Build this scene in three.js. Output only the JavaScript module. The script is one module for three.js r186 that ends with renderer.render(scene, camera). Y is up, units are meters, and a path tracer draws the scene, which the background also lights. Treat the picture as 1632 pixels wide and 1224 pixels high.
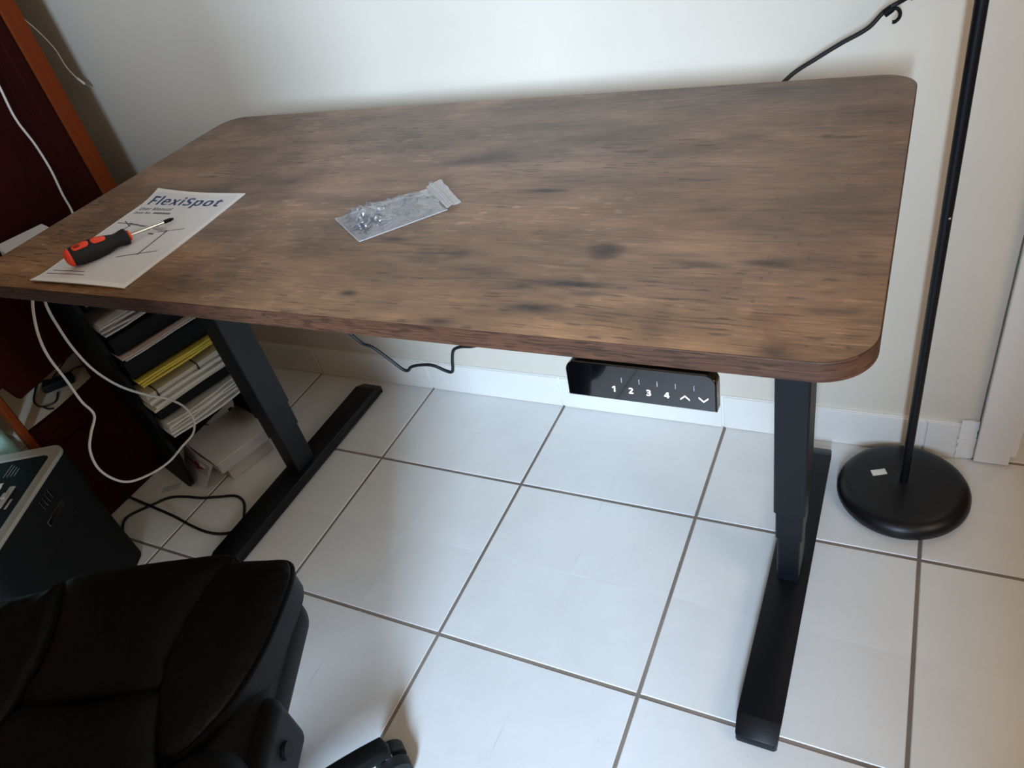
import * as THREE from 'three';
import { mergeGeometries, toCreasedNormals } from 'three/addons/utils/BufferGeometryUtils.js';
import { RoundedBoxGeometry } from 'three/addons/geometries/RoundedBoxGeometry.js';
import { RectAreaLightUniformsLib } from 'three/addons/lights/RectAreaLightUniformsLib.js';
import { FontLoader } from 'three/addons/loaders/FontLoader.js';
import { TextGeometry } from 'three/addons/geometries/TextGeometry.js';
import { ImprovedNoise } from 'three/addons/math/ImprovedNoise.js';

// ---------------------------------------------------------------- camera, daylight, exposure
const scene = new THREE.Scene();
const camera = new THREE.PerspectiveCamera(54.7587, 1632 / 1224, 0.02, 60);
camera.position.set(1.2464, 1.3032, 1.3558);
camera.rotation.set(-0.654, 0.5943, -0.267, 'YXZ');
scene.add(camera);
scene.background = new THREE.Color(0.62, 0.78, 1.0);
RectAreaLightUniformsLib.init();
const renderer = new THREE.WebGLRenderer({ antialias: true });
renderer.toneMapping = THREE.LinearToneMapping;
renderer.toneMappingExposure = 0.97;
renderer.shadowMap.enabled = true;
// daylight through the glazed door behind the camera, plus a warm fill added at an unseen right-hand window
const DAY = new THREE.RectAreaLight(new THREE.Color(0.68, 0.95, 1.3), 97, 0.42, 1.15);
DAY.position.set(1.53, 1.45, 2.93); DAY.rotation.y = 0; scene.add(DAY);
const SIDE_FILL = new THREE.RectAreaLight(new THREE.Color(1.0, 0.8, 0.58), 4.2, 0.9, 1.0);
SIDE_FILL.position.set(2.62, 1.5, 1.2); SIDE_FILL.rotation.y = Math.PI / 2; scene.add(SIDE_FILL);
const HALL_FILL = new THREE.RectAreaLight(new THREE.Color(1.0, 0.86, 0.66), 10, 0.3, 0.3);
HALL_FILL.position.set(2.0, 2.36, -0.7); HALL_FILL.rotation.x = -Math.PI / 2; scene.add(HALL_FILL);  // unseen hall light added to brighten the floor past the opening

// ---------------------------------------------------------------- helpers
let seed = 20231;
const rnd = () => { seed = (seed * 1664525 + 1013904223) >>> 0; return seed / 4294967296; };
const rr = (a, b) => a + (b - a) * rnd();
const perlin = new ImprovedNoise();
const V = (x, y, z) => new THREE.Vector3(x, y, z);
const used = {};
function numbered(name) { const n = used[name] = (used[name] ?? -1) + 1; return n ? `${name}_${String(n).padStart(3, '0')}` : name; }
function tag(o, label, category, group) { o.userData.label = label; o.userData.category = category; if (group) o.userData.group = group; return o; }
function shade(o) { o.traverse(c => { if (c.isMesh) { c.castShadow = true; c.receiveShadow = true; } }); return o; }
function thing(name, label, category, pos = [0, 0, 0], turn = 0, group) {
  const o = new THREE.Group(); o.name = numbered(name); o.position.set(...pos); o.rotation.y = turn; scene.add(o);
  return tag(o, label, category, group);
}
function mesh(name, geo, mat, parent) {
  const g = Array.isArray(geo) ? merge(geo) : geo;
  const m = new THREE.Mesh(g, mat); m.name = parent === scene ? numbered(name) : name; m.castShadow = m.receiveShadow = true; parent.add(m); return m;
}
function struct(name, geo, mat) { const m = mesh(name, geo, mat, scene); m.userData.kind = 'structure'; return m; }
function merge(list) {
  return mergeGeometries(list.map(g => { const q = g.index ? g.toNonIndexed() : g; for (const k of Object.keys(q.attributes)) if (!['position', 'normal', 'uv'].includes(k)) q.deleteAttribute(k); return q; }));
}
const box = (x0, x1, y0, y1, z0, z1) => { const g = new THREE.BoxGeometry(x1 - x0, y1 - y0, z1 - z0); g.translate((x0 + x1) / 2, (y0 + y1) / 2, (z0 + z1) / 2); return g; };
const rbox = (x0, x1, y0, y1, z0, z1, r = 0.003, s = 2) => { const g = new RoundedBoxGeometry(x1 - x0, y1 - y0, z1 - z0, s, Math.min(r, (x1 - x0) / 2.01, (y1 - y0) / 2.01, (z1 - z0) / 2.01)); g.translate((x0 + x1) / 2, (y0 + y1) / 2, (z0 + z1) / 2); return g; };
const curve = pts => new THREE.CatmullRomCurve3(pts.map(p => V(...p)), false, 'centripetal');
const tube = (pts, r, n = 80, s = 10) => new THREE.TubeGeometry(curve(pts), n, r, s, false);
const lathe = (pts, n = 48) => new THREE.LatheGeometry(pts.map(p => new THREE.Vector2(p[0], p[1])), n);
// box-projected uv in metres
function metreUV(g) {
  const q = g.index ? g.toNonIndexed() : g, p = q.attributes.position, n = q.attributes.normal, uv = new Float32Array(p.count * 2);
  for (let i = 0; i < p.count; i++) {
    const a = Math.abs(n.getX(i)), b = Math.abs(n.getY(i)), c = Math.abs(n.getZ(i));
    const [u, v] = b >= a && b >= c ? [p.getX(i), p.getZ(i)] : a >= c ? [p.getZ(i), p.getY(i)] : [p.getX(i), p.getY(i)];
    uv[2 * i] = u; uv[2 * i + 1] = v;
  }
  q.setAttribute('uv', new THREE.BufferAttribute(uv, 2)); return q;
}
// a thin closed sheet: fn(u, v) -> point of its upper face
function sheet(nu, nv, fn, thick, up = V(0, 1, 0)) {
  const pos = [], uv = [], idx = [], N = (nu + 1) * (nv + 1);
  for (let s = 0; s < 2; s++) for (let j = 0; j <= nv; j++) for (let i = 0; i <= nu; i++) {
    const p = fn(i / nu, j / nv); if (s) p.addScaledVector(up, -thick); pos.push(p.x, p.y, p.z); uv.push(i / nu, j / nv);
  }
  const at = (i, j, s) => s * N + j * (nu + 1) + i;
  const quad = (a, b, c, d) => idx.push(a, b, c, a, c, d);
  for (let j = 0; j < nv; j++) for (let i = 0; i < nu; i++) { quad(at(i, j, 0), at(i + 1, j, 0), at(i + 1, j + 1, 0), at(i, j + 1, 0)); quad(at(i, j, 1), at(i, j + 1, 1), at(i + 1, j + 1, 1), at(i + 1, j, 1)); }
  for (let i = 0; i < nu; i++) { quad(at(i, 0, 1), at(i + 1, 0, 1), at(i + 1, 0, 0), at(i, 0, 0)); quad(at(i, nv, 0), at(i + 1, nv, 0), at(i + 1, nv, 1), at(i, nv, 1)); }
  for (let j = 0; j < nv; j++) { quad(at(0, j, 0), at(0, j + 1, 0), at(0, j + 1, 1), at(0, j, 1)); quad(at(nu, j, 1), at(nu, j + 1, 1), at(nu, j + 1, 0), at(nu, j, 0)); }
  const g = new THREE.BufferGeometry(); g.setAttribute('position', new THREE.Float32BufferAttribute(pos, 3)); g.setAttribute('uv', new THREE.Float32BufferAttribute(uv, 2)); g.setIndex(idx);
  return toCreasedNormals(g, 0.9);
}
// tileable-enough value noise on a lattice, fast enough for textures
function lattice(w, h, s) { let q = s; const a = new Float32Array(w * h); for (let i = 0; i < a.length; i++) { q = (q * 1664525 + 1013904223) >>> 0; a[i] = q / 4294967296; } return (x, y) => { const xf = Math.floor(x), yf = Math.floor(y); let u = x - xf, v = y - yf; u = u * u * (3 - 2 * u); v = v * v * (3 - 2 * v); const X = ((xf % w) + w) % w, Y = ((yf % h) + h) % h, X1 = (X + 1) % w, Y1 = (Y + 1) % h; return (a[Y * w + X] * (1 - u) + a[Y * w + X1] * u) * (1 - v) + (a[Y1 * w + X] * (1 - u) + a[Y1 * w + X1] * u) * v; }; }
const L1 = lattice(64, 64, 11), L2 = lattice(128, 128, 23), L3 = lattice(256, 256, 37), L4 = lattice(512, 512, 51);
const fbm = (x, y) => L1(x, y) * 0.5 + L2(x * 2.03 + 7, y * 2.03 + 3) * 0.27 + L3(x * 4.1 + 1, y * 4.1 + 9) * 0.15 + L4(x * 8.3, y * 8.3) * 0.08;
function dataTex(w, h, fn, { srgb = true, repeat = true } = {}) {
  const d = new Uint8Array(w * h * 4), c = [0, 0, 0];
  for (let j = 0; j < h; j++) for (let i = 0; i < w; i++) { fn((i + 0.5) / w, (j + 0.5) / h, c); const k = 4 * (j * w + i); d[k] = Math.max(0, Math.min(255, c[0])); d[k + 1] = Math.max(0, Math.min(255, c[1])); d[k + 2] = Math.max(0, Math.min(255, c[2])); d[k + 3] = 255; }
  const t = new THREE.DataTexture(d, w, h); t.magFilter = THREE.LinearFilter; t.minFilter = THREE.LinearMipmapLinearFilter; t.generateMipmaps = true;
  if (repeat) t.wrapS = t.wrapT = THREE.RepeatWrapping; if (srgb) t.colorSpace = THREE.SRGBColorSpace; t.needsUpdate = true; return t;
}
const rep = (t, u, v) => { t.repeat.set(u, v); return t; };
const std = o => new THREE.MeshStandardMaterial(o);
const phy = o => new THREE.MeshPhysicalMaterial(o);
const clamp = (x, a = 0, b = 1) => Math.max(a, Math.min(b, x));
const smooth = (a, b, x) => { const t = clamp((x - a) / (b - a)); return t * t * (3 - 2 * t); };

// ---------------------------------------------------------------- materials
const wallBump = rep(dataTex(512, 512, (u, v, c) => { c[0] = c[1] = c[2] = 255 * (0.5 * L3(u * 64, v * 64) + 0.5 * L4(u * 150, v * 150)); }, { srgb: false }), 1.2, 1.2);
const wallCol = rep(dataTex(256, 256, (u, v, c) => { const n = fbm(u * 8, v * 8); c[0] = 210 + 8 * n; c[1] = 199 + 8 * n; c[2] = 181 + 8 * n; }), 0.5, 0.5);
const M = {
  wall: std({ map: wallCol, bumpMap: wallBump, bumpScale: 0.00025, roughness: 0.75 }),
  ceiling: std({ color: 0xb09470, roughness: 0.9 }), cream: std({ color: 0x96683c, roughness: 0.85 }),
  tile: [0, 1, 2].map(k => phy({ map: rep(dataTex(256, 256, (u, v, c) => { const n = fbm(u * 5 + k * 9, v * 5 + k * 4), s = L4(u * 90 + k * 40, v * 90) > 0.985 ? 0.93 : 1; c[0] = (221 + 10 * n) * s; c[1] = (219 + 10 * n) * s; c[2] = (214 + 10 * n) * s; }), 2.3, 2.3), roughness: 0.32, bumpMap: rep(dataTex(256, 256, (u, v, c) => { c[0] = c[1] = c[2] = 255 * fbm(u * 9 + k * 3, v * 9); }, { srgb: false }), 2.3, 2.3), bumpScale: 0.0008 })),
  skirt: phy({ color: 0xe9e4da, roughness: 0.3 }),
  grout: std({ map: rep(dataTex(256, 256, (u, v, c) => { const n = fbm(u * 30, v * 30), m = smooth(0.45, 0.62, fbm(u * 9 + 5, v * 9)); c[0] = 108 + 40 * n + 22 * m; c[1] = 96 + 38 * n + 22 * m; c[2] = 86 + 36 * n + 22 * m; }), 1, 1), roughness: 0.95 }),
  paint: std({ color: 0xe9e6df, roughness: 0.6 }),
  gapShade: std({ color: 0x6d6862, roughness: 0.95 }),  // dark grey for the painted shade beside the door casing
  metal: phy({ color: 0x0f1218, specularIntensity: 0.8, roughness: 0.42, metalness: 0.15, bumpMap: rep(dataTex(256, 256, (u, v, c) => { c[0] = c[1] = c[2] = 255 * L4(u * 200, v * 200); }, { srgb: false }), 8, 8), bumpScale: 0.0001 }),
  metalDeep: phy({ color: 0x0b0d12, specularIntensity: 0.7, roughness: 0.4, metalness: 0.15 }),
  gloss: phy({ color: 0x040405, roughness: 0.07, clearcoat: 1, clearcoatRoughness: 0.03 }),
  blackPlastic: phy({ color: 0x08090a, roughness: 0.62, specularIntensity: 0.4 }),
  rubber: std({ color: 0x0c0c0d, roughness: 0.7 }),
  cordBlack: std({ color: 0x0b0b0c, roughness: 0.5 }),
  cordWhite: std({ color: 0xd2cdc6, roughness: 0.45 }),
  silver: std({ color: 0xa9a59c, roughness: 0.42, metalness: 0.25 }),
  chrome: std({ color: 0xd8d8d8, roughness: 0.2, metalness: 1 }),
  zinc: std({ color: 0xc9cdd4, roughness: 0.22, metalness: 1 }),
  orange: std({ color: 0xf0482a, roughness: 0.45 }),
  orangeDark: std({ color: 0x8a2010, roughness: 0.6 }),
  print: std({ color: 0xf2f2f2, roughness: 0.6 }),
  printDim: std({ color: 0x9a9a9a, roughness: 0.6 }),
  led: std({ color: 0xffffff, roughness: 0.5, emissive: 0xffffff, emissiveIntensity: 0.55 }),
  leather: phy({ color: 0x030304, roughness: 0.5, specularIntensity: 0.36, bumpMap: rep(dataTex(512, 512, (u, v, c) => { c[0] = c[1] = c[2] = 255 * (0.6 * L4(u * 120, v * 120) + 0.4 * L3(u * 60, v * 60)); }, { srgb: false }), 5, 5), bumpScale: 0.0004 }),
  paper: std({ color: 0xdedbd5, roughness: 0.85 }),
  paperGrey: std({ map: rep(dataTex(128, 128, (u, v, c) => { const n = fbm(u * 4, v * 30); c[0] = 176 + 30 * n; c[1] = 172 + 30 * n; c[2] = 170 + 30 * n; }), 1, 1), roughness: 0.85 }),
  pale: std({ color: 0xcdb8b2, roughness: 0.8 }),
  paperCream: std({ color: 0xcdc5ae, roughness: 0.85 }),
  yellow: std({ color: 0xd9c24a, roughness: 0.7 }),
  teal: phy({ color: 0xa9dcd3, roughness: 0.55, sheen: 0.3 }),
  pink: std({ color: 0xd998a8, roughness: 0.6 }),
  clear: phy({ color: 0xfafbfc, transmission: 0.965, roughness: 0.1, thickness: 0, ior: 1.5 }),
  clearDense: phy({ color: 0xf8f8f8, transmission: 0.8, roughness: 0.2, thickness: 0, ior: 1.5 }),
};
// mahogany: dark board, and the lighter raw edge strip
const mahTex = (a, b) => dataTex(256, 512, (u, v, c) => { const n = fbm(u * 14, v * 2.2), g = L4(u * 200, v * 10), t = 0.75 * n + 0.25 * g; for (let k = 0; k < 3; k++) c[k] = a[k] + (b[k] - a[k]) * t; });
M.mahogany = phy({ map: rep(mahTex([30, 7, 5], [54, 13, 9]), 2, 1), roughness: 0.6, specularIntensity: 0.12 });
M.mahoganyEdge = phy({ map: rep(mahTex([92, 36, 10], [126, 56, 18]), 2, 1), roughness: 0.55, specularIntensity: 0.2 });
M.shelfBeige = std({ color: 0xcbbda8, roughness: 0.7 });

// ---------------------------------------------------------------- desk top print (rustic wood), in metres from the desk's back left corner
const DW = 1.405, DD = 0.7;
const smudges = [[0.8, 0.26, 0.085, 0.022, 0.5, -0.28], [0.83, 0.235, 0.05, 0.018, 0.35, -0.2], [1.063, 0.651, 0.026, 0.008, 0.95, 0], [1.082, 0.6, 0.046, 0.0075, 0.95, 0], [1.11, 0.617, 0.022, 0.006, 0.6, 0], [0.802, 0.648, 0.013, 0.006, 0.85, 0], [1.103, 0.527, 0.016, 0.014, 0.8, 0], [1.199, 0.213, 0.03, 0.014, 0.5, 0], [0.96, 0.372, 0.035, 0.006, 0.7, 0], [0.96, 0.69, 0.02, 0.008, 0.75, 0], [0.91, 0.546, 0.014, 0.01, 0.5, 0], [1.29, 0.54, 0.03, 0.007, 0.6, 0], [1.224, 0.548, 0.025, 0.006, 0.6, 0], [0.79, 0.516, 0.022, 0.007, 0.6, 0], [1.306, 0.219, 0.008, 0.006, 0.7, 0], [1.33, 0.222, 0.02, 0.004, 0.5, 0], [1.32, 0.69, 0.014, 0.012, 0.6, 0], [0.44, 0.33, 0.06, 0.015, 0.35, 0], [0.25, 0.62, 0.05, 0.02, 0.3, 0], [1.2, 0.66, 0.018, 0.03, 0.25, 0.3], [1.0, 0.33, 0.09, 0.02, 0.2, 0], [1.36, 0.62, 0.03, 0.008, 0.5, 0], [0.61, 0.2, 0.08, 0.02, 0.25, 0], [0.5, 0.66, 0.05, 0.016, 0.25, 0]];
const woodTop = dataTex(2048, 1024, (u, v, c) => {
  const x = u * DW, z = v * DD, wob = 0.02 * (fbm(x * 4, z * 6) - 0.5);
  const streak = fbm(x * 4.2 + 3, (z + wob) * 30), fine = 0.5 * L4(x * 26, (z + wob) * 620) + 0.5 * L4(x * 15 + 31, (z + wob) * 240), fine2 = L3(x * 60 + 9, (z + wob) * 260), big = fbm(x * 2.6 + 20, z * 6.5 + 4), blot = fbm(x * 9 + 40, z * 20 + 8);
  let t = clamp(0.5 + 0.42 * (streak - 0.5) + 0.85 * (big - 0.5) + 0.8 * (blot - 0.5) + 0.26 * (fine - 0.5) + 0.18 * (fine2 - 0.5));
  const gold = 0.8 * clamp(0.35 + 1.6 * (fbm(x * 1.7 + 60, z * 5 + 2) - 0.5) + 0.9 * (v - 0.55));
  let r = 72 + 66 * t, g = 59 + 57 * t, b = 49 + 50 * t;
  r += gold * (6 + 14 * t); g += gold * (2 + 8 * t); b -= gold * (3 + 6 * t); r += (1 - gold) * -4; b += (1 - gold) * 5;
  let d = 0;
  for (const [sx, sz, rx, rz, k, sk] of smudges) {
    const X = x - sx, Z = z - sz - sk * X, q = (X * X) / (rx * rx) + (Z * Z) / (rz * rz);
    if (q < 5) d = Math.max(d, k * Math.exp(-q) * (0.45 + 0.9 * fbm(x * 50, z * 130)));
  }
  // long cracks
  for (const [x0, x1, z0, k] of [[0.66, 0.97, 0.545, 0.55], [0.84, 1.12, 0.6, 0.5], [0.6, 0.9, 0.525, 0.45], [1.08, 1.4, 0.5, 0.25], [0.3, 0.62, 0.585, 0.25], [1.15, 1.4, 0.035, 0.4], [1.1, 1.4, 0.047, 0.35], [1.0, 1.4, 0.06, 0.3], [0.35, 0.75, 0.43, 0.2]]) if (x > x0 && x < x1) {
    const zz = z - z0 - 0.012 * (L2(x * 9 + z0 * 50, z0 * 40) - 0.5) - 0.002 * (L4(x * 90, z0 * 77) - 0.5); const e = Math.exp(-(zz * zz) / 1.1e-6) * k * smooth(x0, x0 + 0.05, x) * (1 - smooth(x1 - 0.05, x1, x)) * (0.4 + L2(x * 40, z0 * 99));
    d = Math.max(d, e);
  }
  // leaf-shaped knot near the front right corner, with pale rings
  { const X = x - 1.318, Z = z - 0.66, a = 0.45, xr = X * Math.cos(a) - Z * Math.sin(a), zr = X * Math.sin(a) + Z * Math.cos(a), q = Math.sqrt((xr * xr) / (0.017 * 0.017) + (zr * zr) / (0.04 * 0.04)); if (q < 1.5) { const k = 1 - smooth(0.8, 1.5, q); r += k * (4 * Math.sin(q * 9 + 3 * fbm(x * 40, z * 40)) - 5); g += k * (3 * Math.sin(q * 9) - 8); b += k * (3 * Math.sin(q * 9) - 6); } }
  { const X = x - 1.103, Z = z - 0.527, q = Math.sqrt((X * X) / 4e-4 + (Z * Z) / 2.6e-4); if (q < 1.4) { const k = 1 - smooth(0.9, 1.4, q); r -= k * 12 * (1 + 0.5 * Math.sin(q * 14)); g -= k * 12; b -= k * 10; } }
  // pale flecks
  const fl = smooth(0.71, 0.9, L3(x * 40 + 3, z * 190)) * smooth(0.55, 0.75, fbm(x * 9 + 12, z * 12 + 30)); r += 15 * fl; g += 13 * fl; b += 10 * fl;
  // thin dark pores and pale scratches along the grain, in patches
  const pm = smooth(0.42, 0.66, fbm(x * 3.1 + 15, z * 7 + 33)), pl = L4(x * 34 + 5, (z + wob) * 430), ps = L4(x * 46 + 90, (z + wob) * 390 + 60);
  d = Math.max(d, 0.42 * pm * smooth(0.74, 0.9, pl)); const pale = (0.25 + 0.75 * smooth(0.45, 0.68, fbm(x * 4 + 51, z * 9 + 3))) * smooth(0.76, 0.92, ps); r += 26 * pale; g += 23 * pale; b += 19 * pale;
  const sp = 0.6 * smooth(0.88, 0.96, L4(x * 150, z * 330)) * smooth(0.56, 0.72, fbm(x * 6 + 77, z * 8)); d = Math.max(d, 0.5 * sp);
  c[0] = 1.17 * r * (1 - 0.72 * d); c[1] = 1.09 * g * (1 - 0.72 * d); c[2] = 1.02 * b * (1 - 0.66 * d);
}, { repeat: false });
woodTop.wrapS = woodTop.wrapT = THREE.ClampToEdgeWrapping; woodTop.repeat.set(1 / DW, 1 / DD); woodTop.offset.set(0.5, 0.5);
const woodBump = dataTex(1024, 1024, (u, v, c) => { const x = u * DW, z = v * DD; c[0] = c[1] = c[2] = 255 * (0.55 * L4(x * 30, z * 560) + 0.3 * L4(x * 190, z * 260) + 0.15 * fbm(x * 8, z * 40)); }, { srgb: false, repeat: false });
woodBump.wrapS = woodBump.wrapT = THREE.ClampToEdgeWrapping; woodBump.repeat.copy(woodTop.repeat); woodBump.offset.copy(woodTop.offset);
M.woodTop = phy({ map: woodTop, bumpMap: woodBump, bumpScale: 0.00035, roughness: 0.43, specularIntensity: 0.85 });
M.woodEdge = phy({ map: rep(dataTex(1024, 128, (u, v, c) => { const n = 0.6 * fbm(u * 9, v * 14) + 0.4 * L4(u * 70, v * 60), s = smooth(0.58, 0.72, L4(u * 60 + 5, v * 38)); c[0] = 58 + 44 * n - 20 * s; c[1] = 37 + 28 * n - 13 * s; c[2] = 25 + 19 * n - 9 * s; }), 1, 20), bumpMap: rep(dataTex(512, 128, (u, v, c) => { c[0] = c[1] = c[2] = 255 * L4(u * 60, v * 34); }, { srgb: false }), 1.2, 20), bumpScale: 0.00012, roughness: 0.55, specularIntensity: 0.6 });

// ---------------------------------------------------------------- the room
const FX = [-2.52, -2.09, -1.66, -1.23, -0.8, -0.37, 0.06, 0.482, 0.912, 1.347, 1.777, 2.207, 2.637, 2.8], FZ = [0, 0.303, 0.733, 1.163, 1.593, 2.023, 2.453, 2.883, 3.0], BZ = [-1.41, -0.977, -0.547, -0.117, 0];
const floor = struct('floor', box(-2.5, 2.75, -0.12, -0.0015, -1.4, 3.1), M.grout);
function tileGeo(w, d, h, e = 0.0014) { // a slab with a small chamfer along its upper edges
  const P = (x, y, z) => [x, y, z], a = w / 2, b = d / 2, lo = [P(-a, -h, -b), P(a, -h, -b), P(a, -h, b), P(-a, -h, b)], mi = [P(-a, -e, -b), P(a, -e, -b), P(a, -e, b), P(-a, -e, b)], up = [P(-a + e, 0, -b + e), P(a - e, 0, -b + e), P(a - e, 0, b - e), P(-a + e, 0, b - e)];
  const pos = []; const q = (A, B, C, D) => pos.push(...A, ...B, ...C, ...A, ...C, ...D);
  for (let k = 0; k < 4; k++) { const n = (k + 1) % 4; q(lo[n], lo[k], mi[k], mi[n]); q(mi[n], mi[k], up[k], up[n]); } q(up[0], up[3], up[2], up[1]);
  const g = new THREE.BufferGeometry(); g.setAttribute('position', new THREE.Float32BufferAttribute(pos, 3)); g.computeVertexNormals();
  const p = g.attributes.position, n = g.attributes.normal, uv = []; for (let i = 0; i < p.count; i++) uv.push(p.getX(i) + (Math.abs(n.getX(i)) > 0.9 ? p.getY(i) : 0), p.getZ(i) + (Math.abs(n.getZ(i)) > 0.9 ? p.getY(i) : 0));
  g.setAttribute('uv', new THREE.Float32BufferAttribute(uv, 2)); return g;
}
const tileCache = {};
function layTile(x0, x1, z0, z1) {
  const gap = 0.0035, w = x1 - x0 - 2 * gap, d = z1 - z0 - 2 * gap, key = w.toFixed(3) + '/' + d.toFixed(3);
  const m = mesh('tile', tileCache[key] ??= tileGeo(w, d, 0.008), M.tile[Math.floor(rnd() * 3)], floor); m.position.set((x0 + x1) / 2, 0, (z0 + z1) / 2);
}
for (let i = 0; i + 1 < FX.length; i++) for (let j = 0; j + 1 < FZ.length; j++) layTile(Math.max(FX[i], -2.5), Math.min(FX[i + 1], 2.75), FZ[j], FZ[j + 1]);
for (let i = 9; i + 1 < FX.length; i++) for (let j = 0; j + 1 < BZ.length; j++) layTile(FX[i], Math.min(FX[i + 1], 2.75), BZ[j], BZ[j + 1]);
const wallBack = struct('wall_back', [box(-2.5, 1.5, 0, 2.5, -0.12, 0), box(1.5, 2.4, 2.08, 2.5, -0.12, 0), box(2.4, 2.75, 0, 2.5, -0.12, 0)].map(metreUV), M.wall);
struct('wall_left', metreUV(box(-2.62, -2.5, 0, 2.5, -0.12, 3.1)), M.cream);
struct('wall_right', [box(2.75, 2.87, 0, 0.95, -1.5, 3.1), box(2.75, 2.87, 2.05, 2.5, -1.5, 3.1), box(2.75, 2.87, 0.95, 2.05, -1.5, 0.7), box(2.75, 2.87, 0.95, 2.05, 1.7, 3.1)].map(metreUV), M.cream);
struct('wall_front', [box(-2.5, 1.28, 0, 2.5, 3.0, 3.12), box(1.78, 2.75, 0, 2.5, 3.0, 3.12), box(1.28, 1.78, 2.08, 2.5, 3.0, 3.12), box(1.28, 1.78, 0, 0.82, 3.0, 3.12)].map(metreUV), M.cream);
struct('added_wall_partition', metreUV(box(1.4, 2.75, 0, 2.5, 1.95, 2.05)), M.cream);  // unseen wall added to keep the key light off the right side
struct('wall_hall_left', metreUV(box(1.2, 1.32, 0, 2.5, -1.5, -0.12)), M.wall);
struct('wall_hall_back', metreUV(box(1.2, 2.75, 0, 2.5, -1.52, -1.4)), M.wall);
struct('ceiling', box(-2.62, 2.87, 2.5, 2.6, -1.52, 3.12), M.ceiling);
// glazed opening that lets the daylight in, and an added one for the side fill
function windowUnit(name, w, h, x, y, z, turn, bright) {
  const g = new THREE.Group(); g.name = name; g.userData.kind = 'structure'; g.position.set(x, y, z); g.rotation.y = turn; scene.add(g);
  const f = 0.035; mesh('window_frame', [box(-w / 2, -w / 2 + f, -h / 2, h / 2, -0.03, 0.03), box(w / 2 - f, w / 2, -h / 2, h / 2, -0.03, 0.03), box(-w / 2 + f, w / 2 - f, h / 2 - f, h / 2, -0.03, 0.03), box(-w / 2 + f, w / 2 - f, -h / 2, -h / 2 + f, -0.03, 0.03)], M.paint, g);
  mesh('window_pane', box(-w / 2 + f, w / 2 - f, -h / 2 + f, h / 2 - f, 0.004, 0.01), std({ color: 0x222222, roughness: 0.2, emissive: new THREE.Color(0.85, 0.93, 1), emissiveIntensity: bright }), g);
}
windowUnit('window_1', 0.5, 1.26, 1.53, 1.45, 3.05, 0, 3);
windowUnit('added_window_2', 1.0, 1.1, 2.81, 1.5, 1.2, Math.PI / 2, 1.2);  // unseen window added to go with the warm side fill
{ const g = thing('added_ceiling_light', 'added unseen round warm ceiling light in the hall beyond the door opening', 'ceiling light', [2.0, 2.42, -0.7]);
  mesh('base', lathe([[0, 0.08], [0.18, 0.08], [0.185, 0.05], [0.17, 0.04], [0, 0.04]]), M.paint, g); mesh('diffuser', lathe([[0.17, 0.05], [0.165, 0.01], [0.12, -0.02], [0, -0.03]]), std({ color: 0xffffff, emissive: 0xffe2b8, emissiveIntensity: 2 }), g); }  // lamp body added to match the hall fill
// skirting tiles along the back wall
const SX = [-2.5, -2.08, -1.65, -1.22, -0.79, -0.361, 0.062, 0.482, 0.909, 1.338, 1.402];
const skirting = struct('baseboard_back', box(-2.5, 1.412, 0, 0.1, 0.0, 0.006), M.paint);
for (let i = 0; i + 1 < SX.length; i++) { const g = tileGeo(SX[i + 1] - SX[i] - 0.006, 0.097, 0.006, 0.0012); g.rotateX(Math.PI / 2); const m = mesh('tile', g, M.skirt, skirting); m.position.set((SX[i] + SX[i + 1]) / 2, 0.0495, 0.0105 + (i % 2) * 0.0006); }
{ const s = new THREE.Shape(); s.moveTo(0, 0); s.lineTo(0.011, 0); s.quadraticCurveTo(0.011, 0.007, 0.004, 0.012); s.lineTo(0, 0.016); s.closePath(); // painted fillet on top of the skirting
  const g = new THREE.ExtrudeGeometry(s, { depth: 3.912, bevelEnabled: false }); g.rotateY(Math.PI / 2); g.rotateY(Math.PI); g.translate(-2.5, 0.099, 0); const b = new THREE.Box3().setFromBufferAttribute(g.attributes.position); if (b.min.z < -0.001) { g.rotateY(Math.PI); g.translate(-1.088, 0, 0); }
  mesh('fillet', g, M.paint, skirting); }
// rough mortar where the skirting ends against the door casing
mesh('mortar', sheet(6, 24, (u, v) => V(1.402 + 0.032 * u + 0.003 * perlin.noise(v * 9, u * 3, 1), 0.002 + 0.108 * v + 0.004 * perlin.noise(u * 8, v * 4, 5), 0.006 + 0.006 * Math.abs(perlin.noise(u * 6, v * 14, 3)) + 0.003 * (1 - u)), 0.005, V(0, 0, 1)), M.paint, skirting);
// door casing and lining at the right end of the wall
{ const d = new THREE.Group(); d.name = 'door_1'; d.userData.kind = 'structure'; scene.add(d);
  mesh('door_casing', [rbox(1.436, 1.5, 0.004, 2.14, 0.0, 0.016, 0.003), rbox(2.4, 2.464, 0.004, 2.14, 0, 0.016, 0.003), rbox(1.5, 2.4, 2.08, 2.14, 0, 0.016, 0.003)], M.paint, d);
  mesh('door_lining', [rbox(1.494, 1.512, 0.02, 2.08, -0.12, 0.004, 0.002), rbox(2.388, 2.404, 0.02, 2.08, -0.12, 0.004, 0.002), box(1.51, 2.39, 2.064, 2.08, -0.12, 0.004)], M.paint, d);
  const pts = []; for (let i = 0; i <= 60; i++) pts.push([1.4352 + 0.0012 * perlin.noise(i * 0.7, 2, 3), 0.06 + i * 0.034, 0.001]); mesh('gap_shade_line', tube(pts, 0.0022, 240, 6), M.gapShade, d); }  // dark tube standing in for the shade of the casing gap

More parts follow.
